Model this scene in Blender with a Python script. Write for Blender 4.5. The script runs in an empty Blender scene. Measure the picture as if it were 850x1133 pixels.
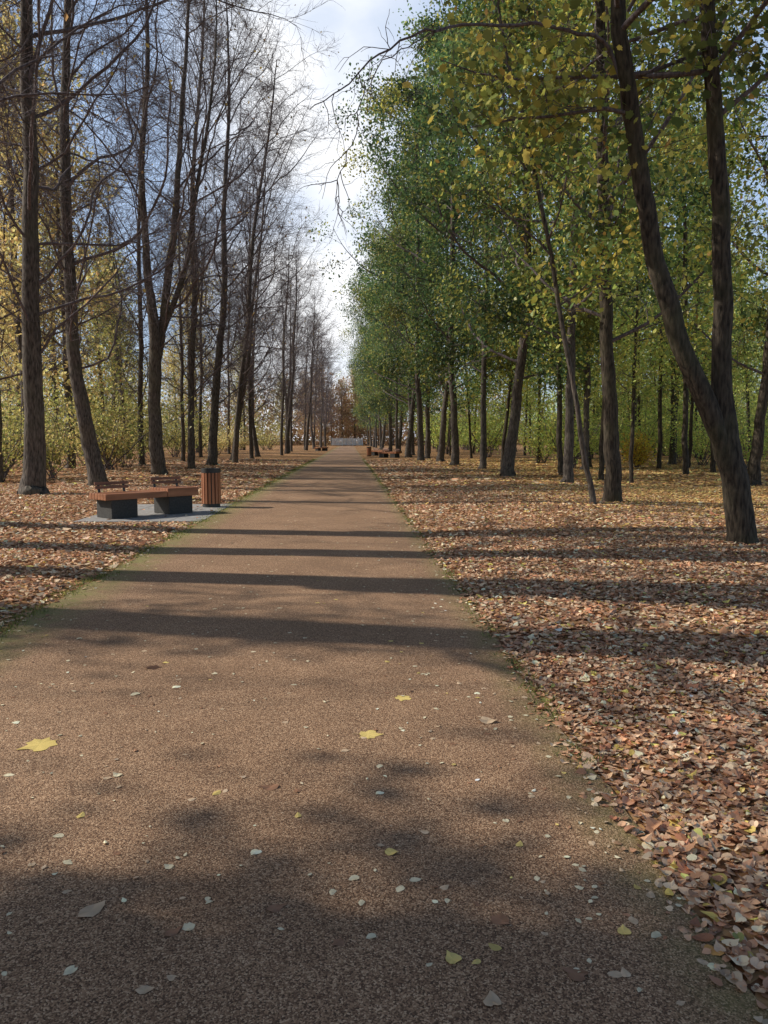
import bpy, math, random, bmesh
import numpy as np
from mathutils import Vector, Matrix
scene = bpy.context.scene
COL = scene.collection
rng = np.random.default_rng(11)
RD = random.Random(5)
rad = math.radians

# ------------------------------------------------------------------ camera
CAMZ = 1.55
F_PX = 850.0
th, ph = rad(2.56), rad(5.34)
Fw = Vector((math.sin(th)*math.cos(ph), math.cos(th)*math.cos(ph), -math.sin(ph)))
Rv = Vector((math.cos(th), -math.sin(th), 0))
Uv = Rv.cross(Fw)
cam_d = bpy.data.cameras.new('camera'); cam = bpy.data.objects.new('camera', cam_d); COL.objects.link(cam)
M = Matrix((Rv, Uv, -Fw)).transposed().to_4x4(); M.translation = (0, 0, CAMZ)
cam.matrix_world = M
cam_d.sensor_fit = 'VERTICAL'; cam_d.sensor_height = 36; cam_d.lens = 36*F_PX/1133
cam_d.clip_start = 0.05; cam_d.clip_end = 3000
scene.camera = cam

def at(px, py, Y):
    d = Fw*F_PX + Rv*(px-425) + Uv*(566.5-py)
    d = d*(Y/d.y)
    return Vector((d.x, d.y, d.z+CAMZ))
def gnd(px, py):
    d = Fw*F_PX + Rv*(px-425) + Uv*(566.5-py)
    t = -CAMZ/d.z
    return Vector((d.x*t, d.y*t, 0))

# ------------------------------------------------------------------ helpers
def tag(o, label=None, cat=None, group=None, kind=None):
    if label: o['label'] = label
    if cat: o['category'] = cat
    if group: o['group'] = group
    if kind: o['kind'] = kind
    return o
def empty(name, loc, rz=0):
    o = bpy.data.objects.new(name, None); COL.objects.link(o)
    o.location = loc; o.rotation_euler = (0, 0, rz); o.empty_display_size = .2
    return o
def link(name, me, parent=None, loc=None):
    o = bpy.data.objects.new(name, me); COL.objects.link(o)
    if parent: o.parent = parent
    if loc is not None: o.location = loc
    return o
def dup(root, loc, rz=0, s=1.0, label=None, group=None):
    r = root.copy(); COL.objects.link(r); r.location = loc; r.rotation_euler = (0, 0, rz)
    r.scale = (s, s, s)
    if label: r['label'] = label
    if group: r['group'] = group
    for ch in list(root.children):
        c = ch.copy(); COL.objects.link(c); c.parent = r
        for g in list(ch.children):
            d = g.copy(); COL.objects.link(d); d.parent = c
    return r
def mesh_np(name, V, F, mat=None, col=None, smooth=False):
    V = np.asarray(V, dtype=np.float32); F = np.asarray(F, dtype=np.int32); k = F.shape[1]
    me = bpy.data.meshes.new(name)
    me.vertices.add(len(V)); me.vertices.foreach_set('co', V.ravel())
    me.loops.add(F.size); me.loops.foreach_set('vertex_index', F.ravel())
    me.polygons.add(len(F)); me.polygons.foreach_set('loop_start', np.arange(0, F.size, k, dtype=np.int32))
    me.update(calc_edges=True)
    me.polygons.foreach_set('use_smooth', np.full(len(F), smooth, dtype=bool))
    if col is not None:
        a = me.color_attributes.new('Col', 'FLOAT_COLOR', 'POINT')
        c4 = np.ones((len(V), 4), dtype=np.float32); c4[:, :3] = np.clip(col, 0, .85)
        a.data.foreach_set('color', c4.ravel())
    if mat: me.materials.append(mat)
    return me

class Tubes:
    def __init__(s): s.V = []; s.F = []; s.n = 0
    def add(s, pts, r, n, rough=0, seed=0):
        pts = np.asarray(pts, float); r = np.asarray(r, float)
        d = np.gradient(pts, axis=0); d /= np.linalg.norm(d, axis=1)[:, None]+1e-9
        a = np.zeros(3); a[np.argmin(np.abs(d.mean(0)))] = 1
        u = np.cross(d, a); u /= np.linalg.norm(u, axis=1)[:, None]+1e-9
        v = np.cross(d, u)
        an = np.linspace(0, 2*math.pi, n, endpoint=False)
        R = np.repeat(r[:, None], n, 1)
        if rough:
            z = np.arange(len(pts))[:, None]
            R = R*(1+rough*(np.sin(3*an[None]+z*.25+seed)+.7*np.sin(5*an[None]-z*.43+seed*2)+.6*np.sin(z*.9+2*an[None]+seed)))
        ring = pts[:, None]+R[..., None]*(np.cos(an)[None, :, None]*u[:, None]+np.sin(an)[None, :, None]*v[:, None])
        m = len(pts)
        i = np.arange(m-1)[:, None]*n; j = np.arange(n)[None]; j2 = (j+1) % n
        f = np.stack([i+j, i+j2, i+n+j2, i+n+j], -1).reshape(-1, 4)+s.n
        s.V.append(ring.reshape(-1, 3)); s.F.append(f); s.n += m*n
    def mesh(s, name, mat, smooth=True):
        return mesh_np(name, np.concatenate(s.V), np.concatenate(s.F), mat, None, smooth)

def catmull(P, m):
    P = np.asarray(P, float)
    Q = np.vstack([2*P[0]-P[1], P, 2*P[-1]-P[-2]])
    out = []
    for t in np.linspace(0, len(P)-1-1e-6, m):
        i = int(t); u = t-i
        a, b, c, d = Q[i], Q[i+1], Q[i+2], Q[i+3]
        out.append(.5*((2*b)+(-a+c)*u+(2*a-5*b+4*c-d)*u*u+(-a+3*b-3*c+d)*u**3))
    return np.array(out)

# ------------------------------------------------------------------ materials
def newmat(name):
    m = bpy.data.materials.new(name); m.use_nodes = True
    nt = m.node_tree; nt.nodes.clear()
    return m, nt, nt.nodes, nt.links
def N(nt, t, **kw):
    n = nt.nodes.new(t)
    for k, v in kw.items(): setattr(n, k, v)
    return n
def ramp(nt, stops):
    r = nt.nodes.new('ShaderNodeValToRGB'); e = r.color_ramp.elements
    while len(e) < len(stops): e.new(.5)
    for x, (p, c) in zip(e, stops): x.position = p; x.color = (*c, 1)
    return r

def leaf_material(name, trans=.4):
    m, nt, n, l = newmat(name)
    at_ = N(nt, 'ShaderNodeAttribute', attribute_name='Col')
    d = N(nt, 'ShaderNodeBsdfDiffuse'); t = N(nt, 'ShaderNodeBsdfTranslucent')
    mx = N(nt, 'ShaderNodeMixShader'); mx.inputs[0].default_value = trans
    g = N(nt, 'ShaderNodeBsdfGlossy'); g.inputs['Roughness'].default_value = .45
    g.inputs['Color'].default_value = (.9, .9, .9, 1)
    mx2 = N(nt, 'ShaderNodeMixShader'); mx2.inputs[0].default_value = .03
    o = N(nt, 'ShaderNodeOutputMaterial')
    l.new(at_.outputs['Color'], d.inputs['Color']); l.new(at_.outputs['Color'], t.inputs['Color'])
    l.new(d.outputs[0], mx.inputs[1]); l.new(t.outputs[0], mx.inputs[2])
    l.new(mx.outputs[0], mx2.inputs[1]); l.new(g.outputs[0], mx2.inputs[2])
    l.new(mx2.outputs[0], o.inputs[0])
    return m
M_LEAF = leaf_material('living leaf', .5)
M_LITTER = leaf_material('dry leaf', .12)

def bark_material(name, dark, light, moss):
    m, nt, n, l = newmat(name)
    tc = N(nt, 'ShaderNodeTexCoord'); mp = N(nt, 'ShaderNodeMapping'); mp.inputs['Scale'].default_value = (1, 1, .22)
    no = N(nt, 'ShaderNodeTexNoise'); no.inputs['Scale'].default_value = 26; no.inputs['Detail'].default_value = 6
    no2 = N(nt, 'ShaderNodeTexNoise'); no2.inputs['Scale'].default_value = 1.3; no2.inputs['Detail'].default_value = 4
    r = ramp(nt, [(.32, dark), (.68, light)])
    mix = N(nt, 'ShaderNodeMixRGB'); mix.inputs[2].default_value = (*moss, 1)
    r2 = ramp(nt, [(.5, (0, 0, 0)), (.75, (.6, .6, .6))])
    b = N(nt, 'ShaderNodeBump'); b.inputs['Strength'].default_value = .8; b.inputs['Distance'].default_value = .03
    p = N(nt, 'ShaderNodeBsdfPrincipled'); p.inputs['Roughness'].default_value = .9
    p.inputs['Specular IOR Level'].default_value = .2
    o = N(nt, 'ShaderNodeOutputMaterial')
    l.new(tc.outputs['Object'], mp.inputs[0]); l.new(mp.outputs[0], no.inputs['Vector']); l.new(tc.outputs['Object'], no2.inputs['Vector'])
    l.new(no.outputs[0], r.inputs[0]); l.new(no2.outputs[0], r2.inputs[0])
    l.new(r2.outputs[0], mix.inputs[0]); l.new(r.outputs[0], mix.inputs[1])
    l.new(mix.outputs[0], p.inputs['Base Color']); l.new(no.outputs[0], b.inputs['Height']); l.new(b.outputs[0], p.inputs['Normal'])
    l.new(p.outputs[0], o.inputs[0])
    return m
M_BARK = bark_material('dark bark', (.032, .027, .024), (.165, .138, .118), (.12, .115, .08))
M_BARK2 = bark_material('grey brown bark', (.020, .016, .013), (.105, .083, .062), (.085, .083, .045))
M_TWIG = bark_material('twig bark', (.072, .058, .062), (.20, .165, .170), (.17, .14, .145))

def simple_mat(name, c1, c2, scale, rough=.7, bump=.2, stretch=(1, 1, 1), dist=.005):
    m, nt, n, l = newmat(name)
    tc = N(nt, 'ShaderNodeTexCoord'); mp = N(nt, 'ShaderNodeMapping'); mp.inputs['Scale'].default_value = stretch
    no = N(nt, 'ShaderNodeTexNoise'); no.inputs['Scale'].default_value = scale; no.inputs['Detail'].default_value = 6
    r = ramp(nt, [(.3, c1), (.7, c2)])
    b = N(nt, 'ShaderNodeBump'); b.inputs['Strength'].default_value = bump; b.inputs['Distance'].default_value = dist
    p = N(nt, 'ShaderNodeBsdfPrincipled'); p.inputs['Roughness'].default_value = rough
    o = N(nt, 'ShaderNodeOutputMaterial')
    l.new(tc.outputs['Object'], mp.inputs[0]); l.new(mp.outputs[0], no.inputs['Vector'])
    l.new(no.outputs[0], r.inputs[0]); l.new(r.outputs[0], p.inputs['Base Color'])
    l.new(no.outputs[0], b.inputs['Height']); l.new(b.outputs[0], p.inputs['Normal']); l.new(p.outputs[0], o.inputs[0])
    return m
M_WOOD = simple_mat('stained timber', (.22, .078, .032), (.38, .15, .065), 14, .5, .15, (.12, 1, 1))
M_WOODD = simple_mat('darker timber', (.13, .05, .026), (.25, .10, .05), 14, .55, .15, (.12, 1, 1))
M_WOODV = simple_mat('stained upright timber', (.26, .09, .035), (.44, .17, .075), 14, .5, .15, (1, 1, .12))
M_CONC = simple_mat('dark concrete', (.026, .025, .024), (.058, .055, .052), 30, .85, .3)
M_STEEL = simple_mat('black painted steel', (.012, .012, .013), (.025, .025, .026), 30, .45, .05)
M_PAVE = simple_mat('grey paving', (.22, .21, .20), (.34, .33, .32), 9, .85, .3)
M_WHITE = simple_mat('pale painted fence', (.55, .58, .58), (.72, .74, .74), 3, .6, .05)

# path: bound brown granules with mossy edges
def path_material():
    m, nt, n, l = newmat('brown granular surface')
    tc = N(nt, 'ShaderNodeTexCoord')
    v = N(nt, 'ShaderNodeTexVoronoi'); v.inputs['Scale'].default_value = 200
    sp = N(nt, 'ShaderNodeSeparateColor')
    r = ramp(nt, [(0, (.076, .042, .026)), (.28, (.168, .096, .057)), (.55, (.285, .170, .100)), (.8, (.40, .252, .152)), (1, (.58, .41, .265))])
    big = N(nt, 'ShaderNodeTexNoise'); big.inputs['Scale'].default_value = .9; big.inputs['Detail'].default_value = 7; big.inputs['Roughness'].default_value = .65
    rb = ramp(nt, [(.3, (.80, .77, .75)), (.7, (1.2, 1.18, 1.16))])
    mul = N(nt, 'ShaderNodeMixRGB', blend_type='MULTIPLY'); mul.inputs[0].default_value = 1
    xyz = N(nt, 'ShaderNodeSeparateXYZ')
    ml = N(nt, 'ShaderNodeMapRange'); ml.inputs[1].default_value = -2.25; ml.inputs[2].default_value = -2.75
    mr = N(nt, 'ShaderNodeMapRange'); mr.inputs[1].default_value = .85; mr.inputs[2].default_value = 1.18; mr.inputs[4].default_value = .7
    add = N(nt, 'ShaderNodeMath', operation='ADD')
    mn = N(nt, 'ShaderNodeTexNoise'); mn.inputs['Scale'].default_value = 5; mn.inputs['Detail'].default_value = 8; mn.inputs['Roughness'].default_value = .75
    rm = ramp(nt, [(.33, (0, 0, 0)), (.6, (.9, .9, .9))])
    mm = N(nt, 'ShaderNodeMath', operation='MULTIPLY')
    moss = N(nt, 'ShaderNodeMixRGB'); moss.inputs[2].default_value = (.21, .21, .068, 1)
    b = N(nt, 'ShaderNodeBump'); b.inputs['Strength'].default_value = .7; b.inputs['Distance'].default_value = .003; b.invert = True
    p = N(nt, 'ShaderNodeBsdfPrincipled'); p.inputs['Roughness'].default_value = .8; p.inputs['Specular IOR Level'].default_value = .2
    o = N(nt, 'ShaderNodeOutputMaterial')
    for q in (v, big, mn): l.new(tc.outputs['Object'], q.inputs['Vector'])
    l.new(tc.outputs['Object'], xyz.inputs[0])
    l.new(v.outputs['Color'], sp.inputs[0]); l.new(sp.outputs[0], r.inputs[0])
    l.new(big.outputs[0], rb.inputs[0]); l.new(r.outputs[0], mul.inputs[1]); l.new(rb.outputs[0], mul.inputs[2])
    l.new(xyz.outputs[0], ml.inputs[0]); l.new(xyz.outputs[0], mr.inputs[0])
    l.new(ml.outputs[0], add.inputs[0]); l.new(mr.outputs[0], add.inputs[1])
    l.new(mn.outputs[0], rm.inputs[0]); l.new(rm.outputs[0], mm.inputs[0]); l.new(add.outputs[0], mm.inputs[1])
    l.new(mm.outputs[0], moss.inputs[0]); l.new(mul.outputs[0], moss.inputs[1])
    l.new(moss.outputs[0], p.inputs['Base Color'])
    l.new(v.outputs['Distance'], b.inputs['Height']); l.new(b.outputs[0], p.inputs['Normal']); l.new(p.outputs[0], o.inputs[0])
    return m
M_PATH = path_material()

def ground_material():
    m, nt, n, l = newmat('leaf covered soil')
    tc = N(nt, 'ShaderNodeTexCoord')
    v = N(nt, 'ShaderNodeTexVoronoi'); v.inputs['Scale'].default_value = 18
    sp = N(nt, 'ShaderNodeSeparateColor')
    r = ramp(nt, [(0, (.10, .05, .027)), (.35, (.25, .13, .066)), (.7, (.42, .25, .125)), (1, (.58, .38, .195))])
    big = N(nt, 'ShaderNodeTexNoise'); big.inputs['Scale'].default_value = .35; big.inputs['Detail'].default_value = 6
    rb = ramp(nt, [(.35, (.75, .7, .68)), (.7, (1.15, 1.1, .95))])
    mul = N(nt, 'ShaderNodeMixRGB', blend_type='MULTIPLY'); mul.inputs[0].default_value = 1
    b = N(nt, 'ShaderNodeBump'); b.inputs['Strength'].default_value = .8; b.inputs['Distance'].default_value = .03
    p = N(nt, 'ShaderNodeBsdfPrincipled'); p.inputs['Roughness'].default_value = .95; p.inputs['Specular IOR Level'].default_value = .1
    o = N(nt, 'ShaderNodeOutputMaterial')
    l.new(tc.outputs['Object'], v.inputs['Vector']); l.new(tc.outputs['Object'], big.inputs['Vector'])
    l.new(v.outputs['Color'], sp.inputs[0]); l.new(sp.outputs[0], r.inputs[0]); l.new(big.outputs[0], rb.inputs[0])
    l.new(r.outputs[0], mul.inputs[1]); l.new(rb.outputs[0], mul.inputs[2]); l.new(mul.outputs[0], p.inputs['Base Color'])
    l.new(sp.outputs[1], b.inputs['Height']); l.new(b.outputs[0], p.inputs['Normal']); l.new(p.outputs[0], o.inputs[0])
    return m
M_GROUND = ground_material()

# ------------------------------------------------------------------ ground, path, pad
XL, XR = -2.82, 1.13
PAD = (-5.25, XL-.004, 14.7, 18.7)
def sm(t): t = np.clip(t, 0, 1); return t*t*(3-2*t)
def H(x, y):
    x = np.asarray(x, float); y = np.asarray(y, float)
    d = np.maximum(np.maximum(x-XR, XL-x), 0)
    dx = np.maximum(np.maximum(PAD[0]-x, x-PAD[1]), 0); dy = np.maximum(np.maximum(PAD[2]-y, y-PAD[3]), 0)
    mask = sm(np.hypot(dx, dy)/1.2)
    w = .5+.5*np.sin(x*.55+1.3*np.sin(y*.21)); w2 = .5+.5*np.sin(y*.5+x*.3)
    return mask*(sm(d/.7)*.025+sm(d/5)*(.06*w+.05*w2))
def axis(parts):
    out = []
    for a, b, s in parts: out += list(np.arange(a, b, s))
    return np.array(out+[parts[-1][1]])
gx = np.unique(np.round(np.concatenate([axis([(-900, -60, 60), (-60, -14, 2), (-14, 18, .3), (18, 60, 2), (60, 900, 60)]), [XL, XR, PAD[0], XL-.35, XR+.35]]), 3))
gy = axis([(-300, -6, 15), (-6, 32, .5), (32, 80, 2), (80, 300, 10), (300, 1500, 100)])
GX, GY = np.meshgrid(gx, gy); GZ = H(GX, GY)
nx, ny = len(gx), len(gy)
I = np.arange(ny-1)[:, None]*nx; J = np.arange(nx-1)[None]
Fg = np.stack([I+J, I+J+1, I+nx+J+1, I+nx+J], -1).reshape(-1, 4)
tag(link('ground', mesh_np('ground', np.stack([GX, GY, GZ], -1).reshape(-1, 3), Fg, M_GROUND, None, True)),
    'woodland ground covered in brown fallen leaves', 'ground', kind='structure')
ys = np.concatenate([np.arange(-8, 40, .25), np.arange(40, 206, 2.0)])
wl = XL+.02*np.sin(ys*2.3)+.02*np.sin(ys*5.1+1)+.012*np.sin(ys*11)
wr = XR+.012*np.sin(ys*1.9+2)+.012*np.sin(ys*4.7)+.01*np.sin(ys*12)
Vp = np.concatenate([np.stack([wl, ys, np.full_like(ys, .010)], -1), np.stack([wr, ys, np.full_like(ys, .010)], -1)])
k = len(ys); i = np.arange(k-1)
tag(link('path', mesh_np('path', Vp, np.stack([i, i+k, i+k+1, i+1], -1), M_PATH)),
    'straight brown granular park path running to the vanishing point', 'path', kind='structure')

def box_bm(bm, c, s, rot=None, bev=.01):
    t = bmesh.new(); bmesh.ops.create_cube(t, size=1)
    bmesh.ops.scale(t, vec=s, verts=t.verts)
    if bev: bmesh.ops.bevel(t, geom=list(t.edges), offset=bev, segments=2, affect='EDGES', profile=.7)
    if rot is not None: bmesh.ops.rotate(t, cent=(0, 0, 0), matrix=rot, verts=t.verts)
    bmesh.ops.translate(t, vec=c, verts=t.verts)
    me = bpy.data.meshes.new('t'); t.to_mesh(me); bm.from_mesh(me); t.free(); bpy.data.meshes.remove(me)
def bm_obj(name, bm, mat, parent=None):
    me = bpy.data.meshes.new(name); bm.to_mesh(me); bm.free(); me.materials.append(mat)
    return link(name, me, parent)

bm = bmesh.new()
px0, px1, py0, py1 = PAD
for a in range(4):
    for b_ in range(6):
        w, h_ = (px1-px0)/4, (py1-py0)/6
        box_bm(bm, (px0+w*(a+.5), py0+h_*(b_+.5), -.01), (w-.012, h_-.012, .05), bev=.006)
tag(bm_obj('paved_pad', bm, M_PAVE), 'grey paved pad beside the path under the near bench', 'paving', kind='structure')

# ------------------------------------------------------------------ bench and bin
def make_bench():
    root = empty('park_bench', (0, 0, 0))
    W, zt = .68, .50
    n = 6; pw = W/n
    for (x0, x1, dz) in ((-1.05, .30, 0), (.315, 1.05, .055)):          # long seat and a shorter, slightly raised end
        bm = bmesh.new()
        for q in range(n): box_bm(bm, ((x0+x1)/2, -W/2+pw*(q+.5), zt-.07+dz/2), (x1-x0, pw-.012, .12+dz), bev=.008)
        bm_obj('seat', bm, M_WOOD, root)
    for s in (-1, 1):
        bm = bmesh.new(); box_bm(bm, (s*.64, 0, .185), (.56, .60, .37), bev=.015)
        bm_obj('support_block', bm, M_CONC, root)
        dz = .05 if s > 0 else 0
        tilt = Matrix.Rotation(rad(-12), 3, 'X')
        bm = bmesh.new()
        for q in range(2): box_bm(bm, (s*.62, .225+.020*q, .595+.08*q+dz), (.72, .035, .055), rot=tilt, bev=.006)
        bk = bm_obj('backrest', bm, M_WOODD, root)
        for t in (-1, 1):
            bm = bmesh.new(); box_bm(bm, (s*.62+t*.27, .254, .60+dz), (.05, .014, .22), rot=tilt, bev=.003)
            bm_obj('bracket', bm, M_STEEL, bk)
        bm = bmesh.new(); box_bm(bm, (s*.64, 0, .401), (.50, .52, .055), bev=.004)
        bm_obj('mounting_plate', bm, M_STEEL, root)
    return root
bench = make_bench(); bench.location = (-4.2, 16.0, .015); bench.rotation_euler = (0, 0, rad(45))
tag(bench, 'slatted timber bench on dark concrete blocks on the grey pad, nearest bench on the left', 'bench', 'benches along the path')

def ring_bm(bm, r0, r1, z0, z1, n=40):
    vs = []
    for k in range(n):
        a = 2*math.pi*k/n; c, s = math.cos(a), math.sin(a)
        vs.append([bm.verts.new((r*c, r*s, z)) for r, z in ((r0, z0), (r1, z0), (r1, z1), (r0, z1))])
    for k in range(n):
        A, B = vs[k], vs[(k+1) % n]
        for q in range(4): bm.faces.new((A[q], B[q], B[(q+1) % 4], A[(q+1) % 4]))
def make_bin():
    root = empty('litter_bin', (0, 0, 0))
    bm = bmesh.new()
    for k in range(16):
        a = 2*math.pi*k/16
        box_bm(bm, (.205*math.cos(a), .205*math.sin(a), .435), (.024, .058, .71), rot=Matrix.Rotation(a, 3, 'Z'), bev=.004)
    bm_obj('slat_casing', bm, M_WOODV, root)
    bm = bmesh.new(); ring_bm(bm, .165, .188, .06, .84); bm_obj('liner', bm, M_STEEL, root)
    bm = bmesh.new(); ring_bm(bm, .150, .222, .79, .89); bm_obj('top_rim', bm, M_STEEL, root)
    bm = bmesh.new(); ring_bm(bm, .02, .200, 0, .085); bm_obj('base', bm, M_STEEL, root)
    return root
lbin = make_bin(); lbin.location = (-3.2, 17.9, .015)
tag(lbin, 'round litter bin of upright brown slats with black rim beside the nearest bench', 'bin', 'litter bins along the path')
dup(lbin, (1.85, 73, H(1.85, 73)), 0, 1, 'distant orange brown litter bin at the right edge of the path', 'litter bins along the path')
dup(bench, (2.9, 75, H(2.9, 75)), rad(-45), 1, 'distant bench just right of the far litter bin', 'benches along the path')
dup(bench, (3.4, 66, H(3.4, 66)), rad(-45), 1, 'distant bench on the right, nearer than the far litter bin', 'benches along the path')
dup(bench, (-4.0, 110, H(-4, 110)), rad(45), 1, 'tiny far bench at the left edge of the path', 'benches along the path')

# ------------------------------------------------------------------ leaf meshes
def frames(n, flat=None):
    if flat is None:
        nrm = rng.normal(size=(n, 3)); nrm[:, 2] = np.abs(nrm[:, 2])+.25
    else:
        nrm = rng.normal(size=(n, 3))*flat; nrm[:, 2] = 1
    nrm /= np.linalg.norm(nrm, axis=1)[:, None]
    a = rng.uniform(0, 2*math.pi, n); t = np.stack([np.cos(a), np.sin(a), np.zeros(n)], -1)
    t -= (t*nrm).sum(1)[:, None]*nrm; t /= np.linalg.norm(t, axis=1)[:, None]+1e-9
    return t, np.cross(nrm, t), nrm
T_DIAMOND = (np.array([(0, -.5, 0), (.36, -.02, .10), (0, .55, 0), (-.36, -.02, .10)]), np.array([(0, 1, 2, 3)]))
T_FOLD = (np.array([(0, -.5, 0), (.30, -.22, .0), (.30, .15, .0), (0, .58, 0), (-.30, .15, .0), (-.30, -.22, .0)]),
          np.array([(0, 1, 2), (0, 2, 3), (0, 3, 4), (0, 4, 5)]))
def fan(outline):
    V = np.array([(0, 0, 0)]+[(x, y, 0) for x, y in outline], float); n = len(outline)
    return V, np.array([(0, 1+q, 1+(q+1) % n) for q in range(n)])
half_m = [(0, -.42), (.14, -.36), (.40, -.40), (.38, -.17), (.58, .0), (.46, .13), (.45, .34), (.26, .30), (.15, .44)]
T_MAPLE = fan(half_m+[(0, .64)]+[(-x, y) for x, y in half_m[:0:-1]])
half_o = [(0, -.5), (.20, -.40), (.34, -.18), (.33, .08), (.19, .34)]
T_OVATE = fan(half_o+[(0, .58)]+[(-x, y) for x, y in half_o[:0:-1]])
half_l = [(0, -.36), (.16, -.46), (.38, -.32), (.44, -.05), (.32, .22), (.12, .40)]
T_LINDEN = fan(half_l+[(0, .62)]+[(-x, y) for x, y in half_l[:0:-1]])

def leaf_geo(P, size, colors, tmpl, flat=None, curl=0.0):
    n = len(P); tv, tf = tmpl
    t, b, nr = frames(n, flat)
    lv = np.repeat(tv[None], n, 0).copy()
    if curl:
        c1 = rng.normal(.3, 1, n)*curl; c2 = rng.normal(.3, 1, n)*curl
        lv[..., 2] += c1[:, None]*lv[..., 0]**2*2+c2[:, None]*lv[..., 1]**2*2
    lv *= np.asarray(size).reshape(-1, 1, 1) if np.ndim(size) else size
    V = P[:, None]+lv[..., :1]*t[:, None]+lv[..., 1:2]*b[:, None]+lv[..., 2:]*nr[:, None]
    k = len(tv)
    F = (tf[None]+(np.arange(n)*k)[:, None, None]).reshape(-1, tf.shape[1])
    return V.reshape(-1, 3), F, np.repeat(colors, k, 0)
def pick(pal, n, jit=.25):
    cols = np.array([p[0] for p in pal]); w = np.array([p[1] for p in pal], float); w /= w.sum()
    c = cols[rng.choice(len(pal), n, p=w)]
    return c*np.exp(rng.normal(0, jit, n))[:, None]
def merge(parts):
    V = []; F = []; Cc = []; n = 0
    for v, f, c in parts: V.append(v); F.append(f+n); Cc.append(c); n += len(v)
    return np.concatenate(V), np.concatenate(F), np.concatenate(Cc)

PAL_LITTER = [((.62, .365, .215), 3), ((.50, .265, .15), 3), ((.72, .50, .33), 2.5), ((.35, .178, .105), 1.8), ((.76, .58, .39), 1.5), ((.52, .225, .122), .8), ((.74, .55, .15), .35), ((.32, .32, .10), .1)]
PAL_GOLD = [((.74, .45, .18), 3), ((.78, .54, .20), 1.8), ((.64, .35, .15), 2.2), ((.80, .62, .21), .8)]
def litter_zone(x0, x1, y0, y1, dens, size, tmpl, flat, curl, side, lift=.018):
    n = int((x1-x0)*(y1-y0)*dens)
    x = rng.uniform(x0, x1, n); y = rng.uniform(y0, y1, n)
    if side > 0: keep = x > XR+.01+.06*rng.normal(size=n)+.03*np.sin(y*1.7)
    else:
        keep = x < XL-.10+.09*rng.normal(size=n)
        inpad = (x > PAD[0]-.05) & (y > PAD[2]-.05) & (y < PAD[3]+.05)
        keep &= ~(inpad & (rng.uniform(size=n) > .05))
    x, y = x[keep], y[keep]; n = len(x)
    onp = (x < XR) & (x > XL)
    z = np.maximum(H(x, y), np.where(onp, .010, 0))+.004+rng.uniform(0, 1, n)**2*lift*np.where(onp, .2, 1)
    g = np.clip((x-3)/6, 0, 1)*np.clip((y-9)/12, 0, .85) if side > 0 else np.zeros(n)
    c = np.where((rng.uniform(size=n) < g)[:, None], pick(PAL_GOLD, n, .24), pick(PAL_LITTER, n, .26))
    s = size*np.exp(rng.normal(0, .28, n))
    return leaf_geo(np.stack([x, y, z], -1), s, c, tmpl, flat, curl)
zr = [litter_zone(.9, 3.2, 1.6, 5.5, 1050, .034, T_LINDEN, .22, .3, 1, .016), litter_zone(.9, 4.4, 1.6, 5.5, 1200, .037, T_OVATE, .22, .3, 1, .016),
      litter_zone(1.5, 4.4, 1.6, 5.5, 60, .052, T_MAPLE, .22, .3, 1, .016),
      litter_zone(.9, 8, 5.5, 12, 520, .047, T_OVATE, .22, .26, 1), litter_zone(.9, 8, 5.5, 12, 520, .047, T_FOLD, .23, .26, 1),
      litter_zone(.9, 16, 12, 24, 340, .063, T_FOLD, .23, .2, 1), litter_zone(.9, 30, 24, 60, 52, .125, T_FOLD, .16, .15, 1)]
zl = [litter_zone(-9, -2.4, 4, 12, 620, .054, T_FOLD, .25, .26, -1), litter_zone(-17, -2.4, 12, 26, 290, .066, T_FOLD, .24, .2, -1),
      litter_zone(-32, -2.4, 26, 60, 46, .13, T_FOLD, .16, .15, -1)]
for z_, lab in ((zr, 'deep carpet of dry brown leaves right of the path'), (zl, 'carpet of dry brown leaves left of the path')):
    V, F, c = merge(z_)
    tag(link('leaf_litter', mesh_np('leaf_litter', V, F, M_LITTER, c)), lab, 'fallen leaves', kind='stuff')

# mossy grass tufts along the path margins
def grass(nblade):
    y = 3.5+rng.uniform(0, 1, nblade)**1.5*60
    left = rng.uniform(size=nblade) < .70
    x = np.where(left, XL+rng.normal(-.03, .09, nblade), XR+rng.normal(.0, .05, nblade))
    clump = np.sin(y*3.1)+np.sin(y*7.3+1)+rng.normal(0, .8, nblade) > -.3
    x, y = x[clump], y[clump]; n = len(x)
    z = H(x, y)
    h = rng.uniform(.015, .045, n); a = rng.uniform(0, 6.28, n); w = .004+y*.0003
    dx, dy = np.cos(a), np.sin(a); lx = rng.normal(0, .025, n); ly = rng.normal(0, .025, n)
    V = np.stack([np.stack([x-dx*w, y-dy*w, z], -1), np.stack([x+dx*w, y+dy*w, z], -1), np.stack([x+lx, y+ly, z+h], -1)], 1)
    c = pick([((.20, .22, .06), 2), ((.30, .29, .09), 1.4), ((.13, .16, .045), 1)], n)
    return V.reshape(-1, 3), np.arange(n*3).reshape(-1, 3), np.repeat(c, 3, 0)
V, F, c = grass(30000)
tag(link('edge_grass', mesh_np('edge_grass', V, F, M_LEAF, c)), 'short mossy grass along the path edges', 'grass', kind='stuff')

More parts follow.
